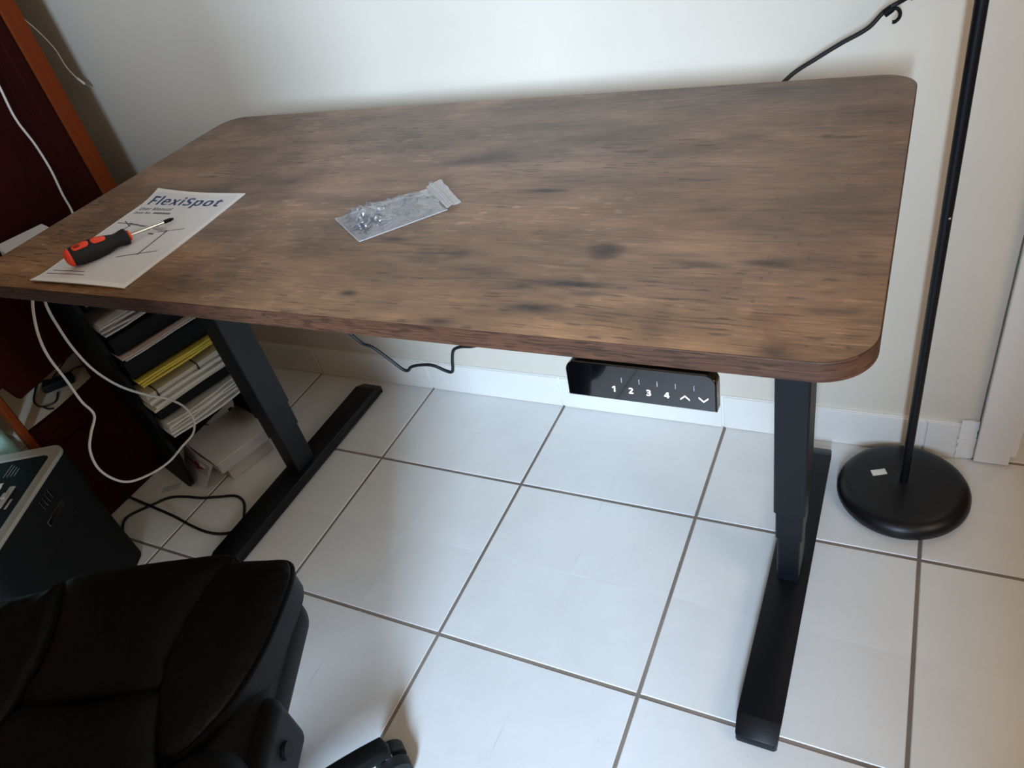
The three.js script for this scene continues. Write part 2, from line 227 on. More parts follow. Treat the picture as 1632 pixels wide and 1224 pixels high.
// ---------------------------------------------------------------- the standing desk
const DX = -0.161, DZ = 0.1037, DT = 0.868, DH = 0.0231, TURN = -0.0051;
const desk = thing('standing_desk', 'height-adjustable desk with a rustic brown wooden top and black metal legs', 'desk', [DX, 0, DZ], TURN);
{ const r = 0.052, w = DW / 2, d = DD / 2, s = new THREE.Shape();
  s.moveTo(-w + r, -d); s.lineTo(w - r, -d); s.absarc(w - r, -d + r, r, -Math.PI / 2, 0); s.lineTo(w, d - r); s.absarc(w - r, d - r, r, 0, Math.PI / 2); s.lineTo(-w + r, d); s.absarc(-w + r, d - r, r, Math.PI / 2, Math.PI); s.lineTo(-w, -d + r); s.absarc(-w + r, -d + r, r, Math.PI, 1.5 * Math.PI);
  const g = new THREE.ExtrudeGeometry(s, { depth: DH - 0.0024, bevelEnabled: true, bevelThickness: 0.0012, bevelSize: 0.0012, bevelOffset: -0.0012, bevelSegments: 2, curveSegments: 20 }); g.rotateX(Math.PI / 2);
  const t = mesh('tabletop', g, M.woodTop, desk); t.material = [M.woodTop, M.woodEdge]; t.position.set(w, DT - 0.0012, d); }
const LX = 0.0345, RX = 1.2885; // leg centres from the desk's left edge
function deskLeg(x) {
  const leg = new THREE.Group(); leg.name = 'leg'; leg.position.set(x, 0, 0.3 - 0.0); desk.add(leg);
  const z0 = -0.04, z1 = 0.04;
  mesh('outer_tube', rbox(-0.0265, 0.0265, 0.232, 0.838, z0, z1, 0.004), M.metal, leg);
  mesh('middle_tube', rbox(-0.0235, 0.0235, 0.16, 0.5, z0 + 0.003, z1 - 0.003, 0.004), M.metal, leg);
  mesh('inner_tube', rbox(-0.0205, 0.0205, 0.034, 0.4, z0 + 0.006, z1 - 0.006, 0.004), M.metal, leg);
  // foot: long flat beam whose ends slope down and are rounded
  const a = 0.036, zb = -0.352, zf = 0.352, sh = new THREE.Shape();
  sh.moveTo(-zf, 0.004); sh.lineTo(-zf + 0.004, 0); sh.lineTo(zf - 0.004, 0); sh.lineTo(zf, 0.004); sh.lineTo(zf, 0.018); sh.quadraticCurveTo(zf - 0.001, 0.021, zf - 0.004, 0.022); sh.lineTo(zf - 0.034, 0.035); sh.lineTo(-zf + 0.034, 0.035); sh.lineTo(-zf + 0.004, 0.022); sh.quadraticCurveTo(-zf + 0.001, 0.021, -zf, 0.018); sh.closePath();
  let g = new THREE.ExtrudeGeometry(sh, { depth: 2 * a - 0.004, bevelEnabled: true, bevelThickness: 0.002, bevelSize: 0.002, bevelOffset: -0.002, bevelSegments: 2 }); g.rotateY(-Math.PI / 2); g.translate(a - 0.002, 0.004, 0);
  { const p = g.attributes.position; for (let i = 0; i < p.count; i++) { const z = p.getZ(i), X = p.getX(i), e = clamp((Math.abs(z) - 0.338) / 0.014); p.setX(i, X * (1 - 0.16 * e * e)); } g.computeVertexNormals(); g = toCreasedNormals(g, 0.5); }
  const f = mesh('foot', g, M.metalDeep, leg); f.position.z = 0.0;
  for (const z of [-0.325, 0.325]) { const p = mesh('levelling_pad', lathe([[0, 0], [0.018, 0], [0.018, 0.004], [0.012, 0.0065], [0, 0.0065]], 24), M.rubber, leg); p.position.z = z; }
}
deskLeg(LX); deskLeg(RX);
mesh('crossbar', rbox(LX - 0.02, RX + 0.02, 0.805, 0.8455, 0.266, 0.286, 0.002), M.metalDeep, desk);
mesh('crossbar', rbox(LX - 0.02, RX + 0.02, 0.805, 0.8455, 0.314, 0.334, 0.002), M.metalDeep, desk);
for (const x of [LX, RX]) mesh('side_bracket', rbox(x - 0.03, x + 0.03, 0.83, 0.8455, 0.06, 0.62, 0.002), M.metalDeep, desk);
mesh('control_box', rbox(0.5, 0.76, 0.805, 0.8455, 0.12, 0.23, 0.006), M.blackPlastic, desk);
const font = await new FontLoader().loadAsync('fonts/droid/droid_sans_bold.typeface.json');
function text(str, size, depth = 0.0003) { const g = new TextGeometry(str, { font, size, depth, curveSegments: 6, bevelEnabled: false }); g.computeBoundingBox(); const b = g.boundingBox; g.translate(-(b.min.x + b.max.x) / 2, 0, 0); return g; }
{ // push-button handset under the front edge
  const p = new THREE.Group(); p.name = 'control_panel'; p.userData.label = 'glossy black button panel with white numbers'; p.position.set(1.193, 0.823, 0.706); p.rotation.x = -0.1; desk.add(p);
  const w = 0.078, sh = new THREE.Shape(); sh.moveTo(-w, -0.022); sh.lineTo(w, -0.022); sh.lineTo(w, 0.008); sh.absarc(w - 0.012, 0.009, 0.012, 0, Math.PI / 2); sh.lineTo(-w + 0.012, 0.021); sh.absarc(-w + 0.012, 0.009, 0.012, Math.PI / 2, Math.PI); sh.closePath();
  const g = new THREE.ExtrudeGeometry(sh, { depth: 0.012, bevelEnabled: true, bevelThickness: 0.0015, bevelSize: 0.0015, bevelOffset: -0.0015, bevelSegments: 3, curveSegments: 10 }); g.translate(0, 0, -0.0135);
  mesh('faceplate', g, M.gloss, p);
  mesh('housing', rbox(-0.07, 0.07, 0.0, 0.0235, -0.07, -0.01, 0.004), M.blackPlastic, p);
  const xs = [-0.0265, -0.008, 0.0105, 0.029, 0.0472, 0.0655];
  ['1', '2', '3', '4'].forEach((t, i) => { const m = mesh('button_number', text(t, 0.007), M.led, p); m.position.set(xs[i], -0.011, 0.0003); });
  const chev = (dir) => { const s = new THREE.Shape(), a = 0.0046, h = 0.0042 * dir, t = 0.0017 * dir; s.moveTo(-a, 0); s.lineTo(0, h); s.lineTo(a, 0); s.lineTo(a, -t); s.lineTo(0, h - t); s.lineTo(-a, -t); s.closePath(); return new THREE.ExtrudeGeometry(s, { depth: 0.0003, bevelEnabled: false }); };
  const u = mesh('button_arrow', chev(1), M.led, p); u.position.set(xs[4], -0.0095, 0.0003); const d = mesh('button_arrow', chev(-1), M.led, p); d.position.set(xs[5], -0.007, 0.0003);
  for (let i = 0; i < 5; i++) { const m = mesh('button_divider', box(-0.0003, 0.0003, -0.003, 0.003, 0, 0.0003), M.printDim, p); m.position.set((xs[i] + xs[i + 1]) / 2, 0.004, 0); }
}

// ---------------------------------------------------------------- things on the desk
const TOP = DT;
{ // instruction booklet
  const W = 1000, H = 1370, cv = document.createElement('canvas'); cv.width = W; cv.height = H; const q = cv.getContext('2d');
  q.fillStyle = '#f3efec'; q.fillRect(0, 0, W, H); q.fillStyle = '#e6e4e6'; q.fillRect(22, 40, W - 60, H - 90);
  const X = u => u * W, Y = w => (1 - w) * H;
  q.fillStyle = '#1d3c6e'; q.font = 'bold 182px sans-serif'; q.textBaseline = 'alphabetic'; q.save(); q.translate(X(0.05), Y(0.835)); q.scale(X(0.84) / q.measureText('FlexiSpot').width, 1); q.fillText('FlexiSpot', 0, 0); q.restore();
  q.fillStyle = '#2a2a2c'; q.font = 'bold 64px sans-serif'; q.fillText('User Manual', X(0.06), Y(0.765)); q.font = 'bold 50px sans-serif'; q.fillText('Item No.', X(0.06), Y(0.72)); q.fillStyle = '#6a6a6e'; q.fillRect(X(0.29), Y(0.742), X(0.2), 26);
  q.strokeStyle = '#3a3a3e'; q.lineCap = 'round';
  const ln = (a, b, c, d, w = 7) => { q.lineWidth = w; q.beginPath(); q.moveTo(X(a), Y(b)); q.lineTo(X(c), Y(d)); q.stroke(); };
  ln(0.04, 0.612, 0.3, 0.6, 10); ln(0.1, 0.632, 0.24, 0.575, 8); ln(0.18, 0.615, 0.7, 0.535, 6); ln(0.2, 0.598, 0.7, 0.552, 6); ln(0.25, 0.6, 0.66, 0.57, 5); ln(0.62, 0.53, 0.84, 0.58, 9); ln(0.7, 0.545, 0.72, 0.3, 14); ln(0.22, 0.59, 0.22, 0.4, 14); ln(0.08, 0.37, 0.34, 0.42, 11); ln(0.55, 0.262, 0.86, 0.345, 11); ln(0.55, 0.51, 0.6, 0.505, 14);
  q.fillStyle = '#55545a'; q.fillRect(X(0.07), Y(0.115), X(0.36), 9); q.fillRect(X(0.05), Y(0.085), X(0.42), 9);
  const tx = new THREE.CanvasTexture(cv); tx.colorSpace = THREE.SRGBColorSpace; tx.anisotropy = 8;
  const o = thing('instruction_booklet', 'white printed instruction booklet with blue title lying on the wooden desktop', 'booklet', [0, 0, 0]);
  const P = (u, v, lift) => { const x = (0.024 + 0.222 * u) * (1 - v) + (-0.006 + 0.232 * u) * v, z = (0.789 - 0.003 * u) * (1 - v) + (0.476 + 0.012 * u) * v; const curl = 0.007 * Math.pow(clamp((v - 0.82) / 0.18), 2) * Math.pow(1 - u, 1.2) + 0.004 * Math.pow(1 - clamp(v / 0.12), 2) * (1 - u) + 0.0012 * Math.sin(u * 3.1) ; return V(x, TOP + lift + curl + 0.0006 * Math.sin(v * 5 + u * 2), z + 0.008 * Math.sin(Math.PI * u) * clamp((v - 0.8) / 0.2)); };
  mesh('cover', sheet(20, 28, (u, v) => P(u, v, 0.0022), 0.0005), std({ map: tx, roughness: 0.5 }), o);
  for (let k = 0; k < 2; k++) mesh('page', sheet(16, 20, (u, v) => P(clamp(u * 1.0 + 0.004 * (k + 1) * (u > 0.5 ? 1 : 0)), v, 0.0009 + 0.0006 * k), 0.0004), M.paper, o);
}
{ // screwdriver lying on the booklet
  const butt = V(0.0835, TOP + 0.0219, 0.747), tip = V(0.157, TOP + 0.0094, 0.592), len = butt.distanceTo(tip);
  const o = thing('screwdriver', 'screwdriver with a black and orange-red grip lying on the booklet', 'screwdriver', [butt.x, butt.y, butt.z]);
  const inner = new THREE.Quaternion().setFromUnitVectors(V(0, 1, 0), tip.clone().sub(butt).normalize()); o.quaternion.copy(inner);
  const hl = 0.095;
  mesh('handle', lathe([[0.0, 0.0045], [0.0138, 0.0045], [0.0146, 0.006], [0.0158, 0.012], [0.0172, 0.028], [0.0172, 0.042], [0.0155, 0.056], [0.0128, 0.066], [0.0112, 0.073], [0.0112, 0.079], [0.0128, 0.086], [0.0135, 0.0905], [0.0128, 0.0935], [0.0095, 0.095], [0, 0.095]], 40), M.rubber, o);
  mesh('end_cap', lathe([[0, -0.005], [0.005, -0.0046], [0.0095, -0.0031], [0.0126, -0.0008], [0.0141, 0.0024], [0.0146, 0.0052], [0, 0.0056]], 40), M.orange, o);
  mesh('ferrule', lathe([[0, 0.0945], [0.0088, 0.0945], [0.0088, 0.098], [0.006, 0.0995], [0, 0.0995]], 32), M.orange, o);
  mesh('shaft', lathe([[0, 0.097], [0.003, 0.097], [0.003, len - 0.016], [0, len - 0.016]], 20), M.chrome, o);
  mesh('tip', lathe([[0, len - 0.017], [0.0031, len - 0.017], [0.0031, len - 0.006], [0.0012, len], [0, len]], 12), M.blackPlastic, o);
  // grip inserts: pills wrapped on the surface that looks up and towards the room
  const prof = y => { const p = [[0.0125, 0.0015], [0.0158, 0.012], [0.0172, 0.028], [0.0172, 0.042], [0.0155, 0.056], [0.0128, 0.066]]; for (let i = 0; i + 1 < p.length; i++) if (y <= p[i + 1][1]) { const t = (y - p[i][1]) / (p[i + 1][1] - p[i][1]); return p[i][0] + t * (p[i + 1][0] - p[i][0]); } return 0.0128; };
  const inv = inner.clone().invert(), up = V(0.28, 0.88, 0.38).applyQuaternion(inv), a0 = Math.atan2(up.z, up.x);
  const pill = (y0, y1, wid, lift, name, mat, th) => sheetPill(y0, y1, wid, lift, th);
  function sheetPill(y0, y1, wid, lift, th) {
    const pos = [], idx = [], N = 40, c = (y0 + y1) / 2, hl2 = (y1 - y0) / 2, rings = 5;
    for (let k = 0; k <= rings; k++) for (let i = 0; i < N; i++) { const t = (i / N) * 2 * Math.PI, s = k < rings ? k / (rings - 1) : 1; const sx = Math.cos(t), sy = Math.sin(t); const e = hl2 - wid; const px = wid * sx * s, py = (wid * sy + Math.sign(sy) * (Math.abs(sy) > 1e-6 ? e : 0)) * s; const r = prof(c + py) + (k < rings ? lift * (1 - 0.35 * s * s * s) : -0.001); const a = a0 + px / 0.0165; pos.push(r * Math.cos(a), c + py, r * Math.sin(a)); }
    for (let k = 0; k < rings; k++) for (let i = 0; i < N; i++) { const n = (i + 1) % N; idx.push(k * N + i, (k + 1) * N + i, (k + 1) * N + n, k * N + i, (k + 1) * N + n, k * N + n); }
    const g = new THREE.BufferGeometry(); g.setAttribute('position', new THREE.Float32BufferAttribute(pos, 3)); g.setIndex(idx); g.computeVertexNormals(); return g;
  }
  const mi = M.orange.clone(); mi.side = THREE.DoubleSide; const md = M.orangeDark.clone(); md.side = THREE.DoubleSide;
  const g1 = mesh('grip_insert', pill(0.010, 0.036, 0.0062, 0.0012), mi, o); mesh('hang_hole', pill(0.0135, 0.024, 0.0032, 0.0016), md, g1);
  mesh('grip_insert', pill(0.0395, 0.062, 0.0066, 0.0012), mi, o);
}
// clear zip bag of screws
{ const o = thing('plastic_bag', 'small clear plastic zip bag lying crumpled on the desktop', 'bag', [0, 0, 0]);
  const BL = [0.485, 0.571], BR = [0.574, 0.635], TL = [0.612, 0.462], TR = [0.681, 0.526];
  const at = (u, v) => [(BL[0] * (1 - v) + BR[0] * v) * (1 - u) + (TL[0] * (1 - v) + TR[0] * v) * u, (BL[1] * (1 - v) + BR[1] * v) * (1 - u) + (TL[1] * (1 - v) + TR[1] * v) * u];
  const rid = (x, y, s) => 1 - Math.abs(perlin.noise(x, y, s)) * 2;
  const bagH = (u, v) => { const e = Math.min(1, 6 * Math.min(u, 1 - u) + 0.02) * Math.pow(Math.sin(Math.PI * clamp(v)), 0.5); const full = 0.0085 * smooth(0.0, 0.18, u) * (1 - smooth(0.3, 0.62, u)) + 0.0045; return e * (full + 0.007 * Math.pow(Math.max(0, rid(u * 3.4 + v * 2.6, v * 3.2 - u * 2, 2.3)), 5) + 0.005 * Math.pow(Math.max(0, rid(u * 6 - v * 3.6, v * 3 + u * 2, 5.7)), 6) + 0.0022 * perlin.noise(u * 14, v * 11, 7) + 0.004 * smooth(0.4, 0.8, u) * Math.max(0, rid(u * 3.2 - v * 2.6, v * 2, 9.1) - 0.4)); };
  mesh('film', sheet(90, 60, (u, v) => { const w = 0.006 * perlin.noise(u * 5, 3.3, v * 2) , [x, z] = at(u * 0.87, clamp(v + w * (v - 0.5))); return V(x, TOP + 0.0022 + bagH(u, v), z); }, 0.0002), M.clear, o);
  mesh('film', sheet(20, 12, (u, v) => { const [x, z] = at(u * 0.87, v); return V(x, TOP + 0.0009, z); }, 0.0002), M.clear, o);
  mesh('zip_strip', sheet(16, 40, (u, v) => { const [x, z] = at(0.865 + 0.15 * u + 0.012 * perlin.noise(v * 7, 4, u), v); return V(x, TOP + 0.0045 + 0.005 * Math.sin(u * 1.7) * (1 - v) + 0.003 * Math.abs(perlin.noise(u * 4, v * 9, 3)) + (Math.abs(u - 0.35) < 0.1 ? 0.0012 : 0), z); }, 0.0005), M.clearDense, o);
  for (const k of [0.04, 0.058]) mesh('zip_rail', tube([0, 0.25, 0.5, 0.75, 1].map(v => { const [x, z] = at(0.865 + k, v); return [x, TOP + 0.0075 + 0.003 * (1 - v), z]; }), 0.0008, 30, 6), M.clearDense, o);
  const edge = [[0, 0], [0.3, 0], [0.6, 0.0], [0.87, 0], [0.87, 1], [0.6, 1.0], [0.3, 1], [0, 1], [0, 0.5], [0, 0]].map(([u, v]) => { const [x, z] = at(u, v); return [x, TOP + 0.0016, z]; });
  mesh('seam', tube(edge.slice(0, 4), 0.0007, 40, 6), M.clearDense, o); mesh('seam', tube(edge.slice(4, 8), 0.0007, 40, 6), M.clearDense, o); mesh('seam', tube(edge.slice(7, 10), 0.0009, 30, 6), M.clearDense, o);
  const bolt = () => { const g = new THREE.Group(); g.name = numbered('screw'); tag(g, 'short silver screw lying among others in the clear plastic bag', 'screw', 'silver screws in the clear bag'); mesh('head', lathe([[0, 0], [0.0042, 0], [0.0046, 0.0006], [0.0046, 0.0022], [0.0036, 0.0034], [0, 0.0036]], 20), M.zinc, g);
    const pr = [[0, -0.016]]; for (let i = 0; i <= 24; i++) pr.push([i % 2 ? 0.0024 : 0.0019, -0.016 + i * 0.00066]); pr.push([0, 0]); mesh('thread', lathe(pr, 14), M.zinc, g); return g; };
  const first = bolt(); let n = 0;
  for (const [x, z, a, t] of [[0.537, 0.566, 0.5, 1.45], [0.548, 0.588, 2.4, 1.5], [0.541, 0.581, 3.6, 1.3], [0.566, 0.575, 1.2, 1.4], [0.558, 0.56, 4.4, 1.5], [0.577, 0.58, 5.4, 1.35], [0.561, 0.598, 0.1, 1.5]]) {
    let s = first; if (n++) { s = first.clone(); s.name = numbered('screw'); } scene.add(s); s.position.set(x, TOP + 0.0056, z); s.rotation.set(0, 0, 0); s.rotation.order = 'YXZ'; s.rotation.y = a; s.rotation.x = t; }
}

// ---------------------------------------------------------------- floor lamp and its cord
{ const o = thing('floor_lamp', 'black floor lamp with a round weighted base and a thin pole', 'floor lamp', [1.307, 0, 0.142]);
  mesh('base', lathe([[0, 0], [0.116, 0], [0.122, 0.004], [0.1255, 0.012], [0.125, 0.021], [0.12, 0.03], [0.111, 0.0365], [0.1, 0.0395], [0.08, 0.0405], [0.03, 0.0412], [0.014, 0.042], [0.012, 0.045], [0, 0.045]], 80), phy({ color: 0x0d0d10, roughness: 0.38, specularIntensity: 0.8 }), o);
  const p = mesh('pole', lathe([[0, 0.042], [0.0085, 0.042], [0.0085, 0.662], [0, 0.662]], 24), M.metalDeep, o);
  mesh('pole', lathe([[0, 0.663], [0.0088, 0.663], [0.0088, 1.7], [0, 1.7]], 24), M.metalDeep, o);
  mesh('set_screw', new THREE.SphereGeometry(0.0022, 10, 8).translate(0.004, 0.652, 0.0075), M.chrome, p);
  const s = mesh('sticker', rbox(-0.0145, 0.0145, 0, 0.0008, -0.008, 0.008, 0.0006), std({ color: 0xe9e4d6, roughness: 0.6 }), o); s.userData.label = 'small white sticker'; s.position.set(-0.047, 0.0407, -0.018); s.rotation.y = 0.42;
  mesh('shade', lathe([[0.02, 1.69], [0.05, 1.7], [0.11, 1.76], [0.14, 1.82], [0.137, 1.822], [0.105, 1.764], [0.045, 1.705], [0.02, 1.7]], 48), M.metalDeep, o);
}
{ const o = thing('lamp_cable', 'thick black cable running up the white wall from behind the desk', 'cable', [0, 0, 0]);
  mesh('cord', tube([[1.0, 0.79, 0.06], [1.03, 0.828, 0.05], [1.056, 0.85, 0.03], [1.092, 0.8715, 0.028], [1.128, 0.892, 0.028], [1.167, 0.913, 0.03], [1.187, 0.934, 0.03], [1.211, 0.948, 0.032], [1.25, 0.975, 0.06], [1.285, 1.0, 0.13], [1.296, 1.015, 0.142]], 0.0036, 120, 10), M.cordBlack, o);
  const c = new THREE.Group(); c.name = 'cord_clip'; c.position.set(1.192, 0.9345, 0.032); o.add(c);
  mesh('collar', new THREE.CylinderGeometry(0.0062, 0.0062, 0.012, 20).rotateZ(-0.95), M.blackPlastic, c);
  mesh('hook', tube([[0.003, 0.002, 0.002], [0.012, 0.003, 0.003], [0.0165, -0.003, 0.003], [0.016, -0.01, 0.003], [0.0105, -0.0155, 0.003], [0.007, -0.0155, 0.003]], 0.0027, 40, 10), M.blackPlastic, c);
  const c2 = new THREE.Group(); c2.name = 'cord_clip'; c2.position.set(1.224, 0.957, 0.042); o.add(c2); mesh('collar', new THREE.CylinderGeometry(0.006, 0.006, 0.012, 20).rotateZ(-0.95), M.blackPlastic, c2);
}
tag(mesh('control_cable', tube([[0.12, 0.8, 0.44], [0.2, 0.66, 0.45], [0.27, 0.565, 0.45], [0.292, 0.545, 0.45], [0.312, 0.525, 0.45], [0.332, 0.519, 0.45], [0.364, 0.492, 0.45], [0.39, 0.468, 0.45], [0.4, 0.466, 0.45], [0.412, 0.477, 0.45], [0.44, 0.486, 0.45], [0.468, 0.488, 0.45], [0.495, 0.478, 0.45], [0.507, 0.477, 0.45], [0.512, 0.487, 0.45], [0.518, 0.51, 0.45], [0.528, 0.533, 0.45], [0.545, 0.542, 0.45], [0.575, 0.547, 0.45], [0.64, 0.58, 0.45], [0.7, 0.7, 0.44], [0.74, 0.802, 0.44]], 0.0032, 260, 8), M.cordBlack, scene), 'thin black cable sagging in a wave beneath the desktop', 'cable');

// ---------------------------------------------------------------- dark mahogany bookcase on the left
const CX = -0.62, CB = 0.155, CF = 0.722;
{ const o = thing('bookcase', 'tall dark red mahogany bookcase at the left end of the desk', 'bookcase', [0, -0.009, 0.0144]); o.rotation.x = -0.02;
  // near side board with an open bay low down (drawn in the z-y plane)
  const s = new THREE.Shape(); s.moveTo(CB + 0.085, 0); s.lineTo(CF - 0.018, 0); s.lineTo(CF - 0.018, 1.9); s.lineTo(CB + 0.085, 1.9); s.closePath();
  const h = new THREE.Path(); h.moveTo(0.703, 0.335); h.lineTo(0.703, 0.47); h.lineTo(0.684, 0.468); h.lineTo(0.67, 0.42); h.lineTo(0.49, 0.437); h.lineTo(0.49, 0.345); h.lineTo(0.6, 0.335); h.closePath(); s.holes.push(h);
  const sp = new THREE.ExtrudeGeometry(s, { depth: 0.02, bevelEnabled: false }); sp.rotateY(-Math.PI / 2); sp.translate(CX, 0, 0);
  mesh('side_panel', sp, M.mahogany, o);
  mesh('stile', rbox(CX - 0.022, CX + 0.004, 0, 1.9, CB, CB + 0.048, 0.004), M.mahoganyEdge, o).userData.label = 'lighter orange-brown rear stile';
  mesh('moulding', rbox(CX - 0.02, CX + 0.0025, 0, 1.9, CB + 0.049, CB + 0.086, 0.006), M.mahogany, o);
  mesh('bead', rbox(CX - 0.01, CX + 0.0022, 0.5, 1.9, CB + 0.1, CB + 0.106, 0.002), M.mahogany, o);
  mesh('front_stile', rbox(CX - 0.022, CX + 0.003, 0, 1.9, CF - 0.018, CF, 0.003), M.mahoganyEdge, o).userData.label = 'lighter orange-brown front stile';
  mesh('rail', rbox(CX - 0.02, CX + 0.006, 0.262, 0.3, CB + 0.09, CF - 0.02, 0.006), M.mahogany, o);
  mesh('side_panel', box(-1.6, -1.578, 0, 1.9, CB, CF), M.mahogany, o);
  mesh('shelf', box(-1.578, CX - 0.022, 0.315, 0.334, CB, CF - 0.004), M.shelfBeige, o).userData.label = 'beige lower shelf';
  for (const y of [0.72, 1.1, 1.48, 1.88]) mesh('shelf', box(-1.578, CX - 0.022, y - 0.02, y, CB + 0.01, CF - 0.004), M.mahogany, o);
  mesh('back_panel', box(-1.578, CX - 0.022, 0.5, 1.88, CB, CB + 0.008), M.mahogany, o);
}
{ const o = thing('power_adapter', 'black power adapter with tangled thin leads on the beige shelf', 'adapter', [0, 0.002, 0]);
  const b = rbox(-0.04, 0.04, 0, 0.024, -0.015, 0.015, 0.006); b.rotateY(0.85); b.translate(-0.722, 0.3355, 0.54); mesh('brick', b, M.blackPlastic, o);
  const y = 0.338; mesh('lead', tube([[-0.7, y, 0.565], [-0.668, y, 0.6], [-0.69, y, 0.622], [-0.74, y, 0.612], [-0.778, y, 0.583], [-0.812, y, 0.546], [-0.79, y, 0.528], [-0.765, y, 0.532], [-0.745, y, 0.55]], 0.0024, 80, 8), M.cordBlack, o);
  mesh('lead', tube([[-0.76, y + 0.006, 0.515], [-0.78, y, 0.522], [-0.8, y, 0.49], [-0.825, y, 0.444]], 0.0022, 40, 8), M.cordBlack, o);
  mesh('lead', tube([[-0.755, y + 0.008, 0.51], [-0.752, y, 0.49], [-0.75, y, 0.469], [-0.73, y, 0.455], [-0.69, y, 0.44], [-0.66, y, 0.43]], 0.0024, 40, 8), M.cordBlack, o);
  mesh('lead', tube([[-0.69, y, 0.622], [-0.66, y, 0.625], [-0.646, y, 0.62]], 0.0024, 20, 8), M.cordBlack, o);
}
// white charging cables
{ const o = thing('charging_cable', 'thin white charging cable with plug hanging past the bookcase edge', 'cable', [0, 0, 0]);
  mesh('cable', tube([[-0.66, 1.2, 0.148], [-0.69, 1.165, 0.11], [-0.7, 1.144, 0.1], [-0.7, 1.102, 0.079], [-0.7, 1.054, 0.062], [-0.7, 1.007, 0.058], [-0.7, 0.975, 0.047]], 0.0017, 60, 8), M.cordWhite, o);
  const a = V(-0.7, 0.977, 0.0475), b = V(-0.7, 0.957, 0.035), pl = new THREE.CylinderGeometry(0.0032, 0.0032, 0.022, 14), q = new THREE.Quaternion().setFromUnitVectors(V(0, 1, 0), b.clone().sub(a).normalize());
  pl.applyQuaternion(q); const c = a.clone().add(b).multiplyScalar(0.5); pl.translate(c.x, c.y, c.z); mesh('plug', pl, M.cordWhite, o);
  const t = new THREE.BoxGeometry(0.0045, 0.008, 0.0018); t.applyQuaternion(q); t.translate(b.x, b.y - 0.004, b.z - 0.002); mesh('connector', t, M.chrome, o); }
{ const o = thing('usb_cable', 'long white cable hanging behind the desk and looping before the file rack', 'cable', [0, 0, 0]);
  mesh('cable', tube([[-0.6, 1.12, 0.29], [-0.6, 1.038, 0.301], [-0.6, 0.97, 0.309], [-0.6, 0.907, 0.302], [-0.6, 0.843, 0.302], [-0.6, 0.781, 0.31], [-0.6, 0.735, 0.313], [-0.57, 0.712, 0.345], [-0.5, 0.708, 0.36], [-0.39, 0.708, 0.43], [-0.31, 0.722, 0.56], [-0.265, 0.735, 0.64], [-0.25, 0.725, 0.662], [-0.25, 0.665, 0.67], [-0.25, 0.609, 0.67], [-0.25, 0.551, 0.661], [-0.25, 0.487, 0.636], [-0.25, 0.424, 0.594], [-0.25, 0.377, 0.555], [-0.25, 0.332, 0.533], [-0.25, 0.289, 0.532], [-0.25, 0.264, 0.551], [-0.25, 0.259, 0.593], [-0.25, 0.254, 0.64], [-0.25, 0.266, 0.694], [-0.25, 0.292, 0.744], [-0.25, 0.326, 0.767], [-0.25, 0.373, 0.778], [-0.25, 0.419, 0.767], [-0.25, 0.445, 0.745], [-0.25, 0.472, 0.717], [-0.25, 0.514, 0.721], [-0.25, 0.573, 0.72], [-0.25, 0.639, 0.72], [-0.25, 0.686, 0.709], [-0.25, 0.741, 0.681], [-0.27, 0.752, 0.65], [-0.32, 0.735, 0.58], [-0.37, 0.709, 0.54], [-0.4, 0.707, 0.51]], 0.0027, 420, 10), M.cordWhite, o); }

// ---------------------------------------------------------------- file rack with papers
const RT = -0.29, RO = [-0.458, 0, 0.402];
const rack = thing('file_rack', 'black upright file rack with curved side panels filled with papers', 'file rack', RO, RT);
{ const prof = new THREE.Shape(); prof.moveTo(-0.13, 0); prof.lineTo(0.03, 0); prof.quadraticCurveTo(0.09, 0.02, 0.1, 0.1);
  for (const y of [0.1, 0.215, 0.33, 0.445, 0.56]) { prof.quadraticCurveTo(0.105, y + 0.02, 0.125, y + 0.05); prof.quadraticCurveTo(0.13, y + 0.095, 0.1, y + 0.115); }
  prof.lineTo(0.08, 0.7); prof.lineTo(-0.13, 0.7); prof.lineTo(-0.13, 0.46); prof.quadraticCurveTo(-0.1, 0.4, -0.03, 0.34); prof.lineTo(-0.03, 0.12); prof.quadraticCurveTo(-0.05, 0.05, -0.13, 0.03); prof.closePath();
  const sg = new THREE.ExtrudeGeometry(prof, { depth: 0.01, bevelEnabled: true, bevelThickness: 0.001, bevelSize: 0.001, bevelSegments: 1, curveSegments: 10 });
  for (const z of [-0.128, 0.117]) { const m = mesh('side_panel', sg, M.blackPlastic, rack); m.position.z = z; }
  for (const [y, xb] of [[0.225, -0.02], [0.315, -0.02], [0.384, -0.02], [0.47, -0.12], [0.535, -0.12], [0.595, -0.12], [0.692, -0.12]]) { const g = rbox(xb, 0.106, y, y + 0.005, -0.117, 0.117, 0.002); mesh('shelf', g, M.blackPlastic, rack); }
  mesh('back_panel', box(-0.128, -0.122, 0.46, 0.69, -0.117, 0.117), M.blackPlastic, rack);
}
const rackPt = (lx, y, lz) => { const v = V(lx, y, lz).applyAxisAngle(V(0, 1, 0), RT); return [v.x + RO[0], v.y + RO[1], v.z + RO[2]]; };
function stack(name, label, cat, lx0, lx1, y0, n, dy, lz0, lz1, mat, wav = 0.003, partName = 'sheet') { // sheets lying on one shelf of the rack
  const o = thing(name, label, cat, RO, RT);
  for (let k = 0; k < n; k++) { const j = rr(-0.006, 0.006), w = rr(-0.004, 0.004), a = lx1 + j, ph = rr(0, 6); mesh(partName, sheet(8, 12, (u, v) => V(lx0 + (a - lx0) * u, y0 + (k + 1) * dy + wav * Math.sin(v * 5 + ph) * u * u + wav * 0.4 * perlin.noise(u * 6, v * 7, k + ph) , lz1 + w - (lz1 - lz0) * v), dy * 0.82), Array.isArray(mat) ? mat[k % mat.length] : mat, o); }
  return o;
}
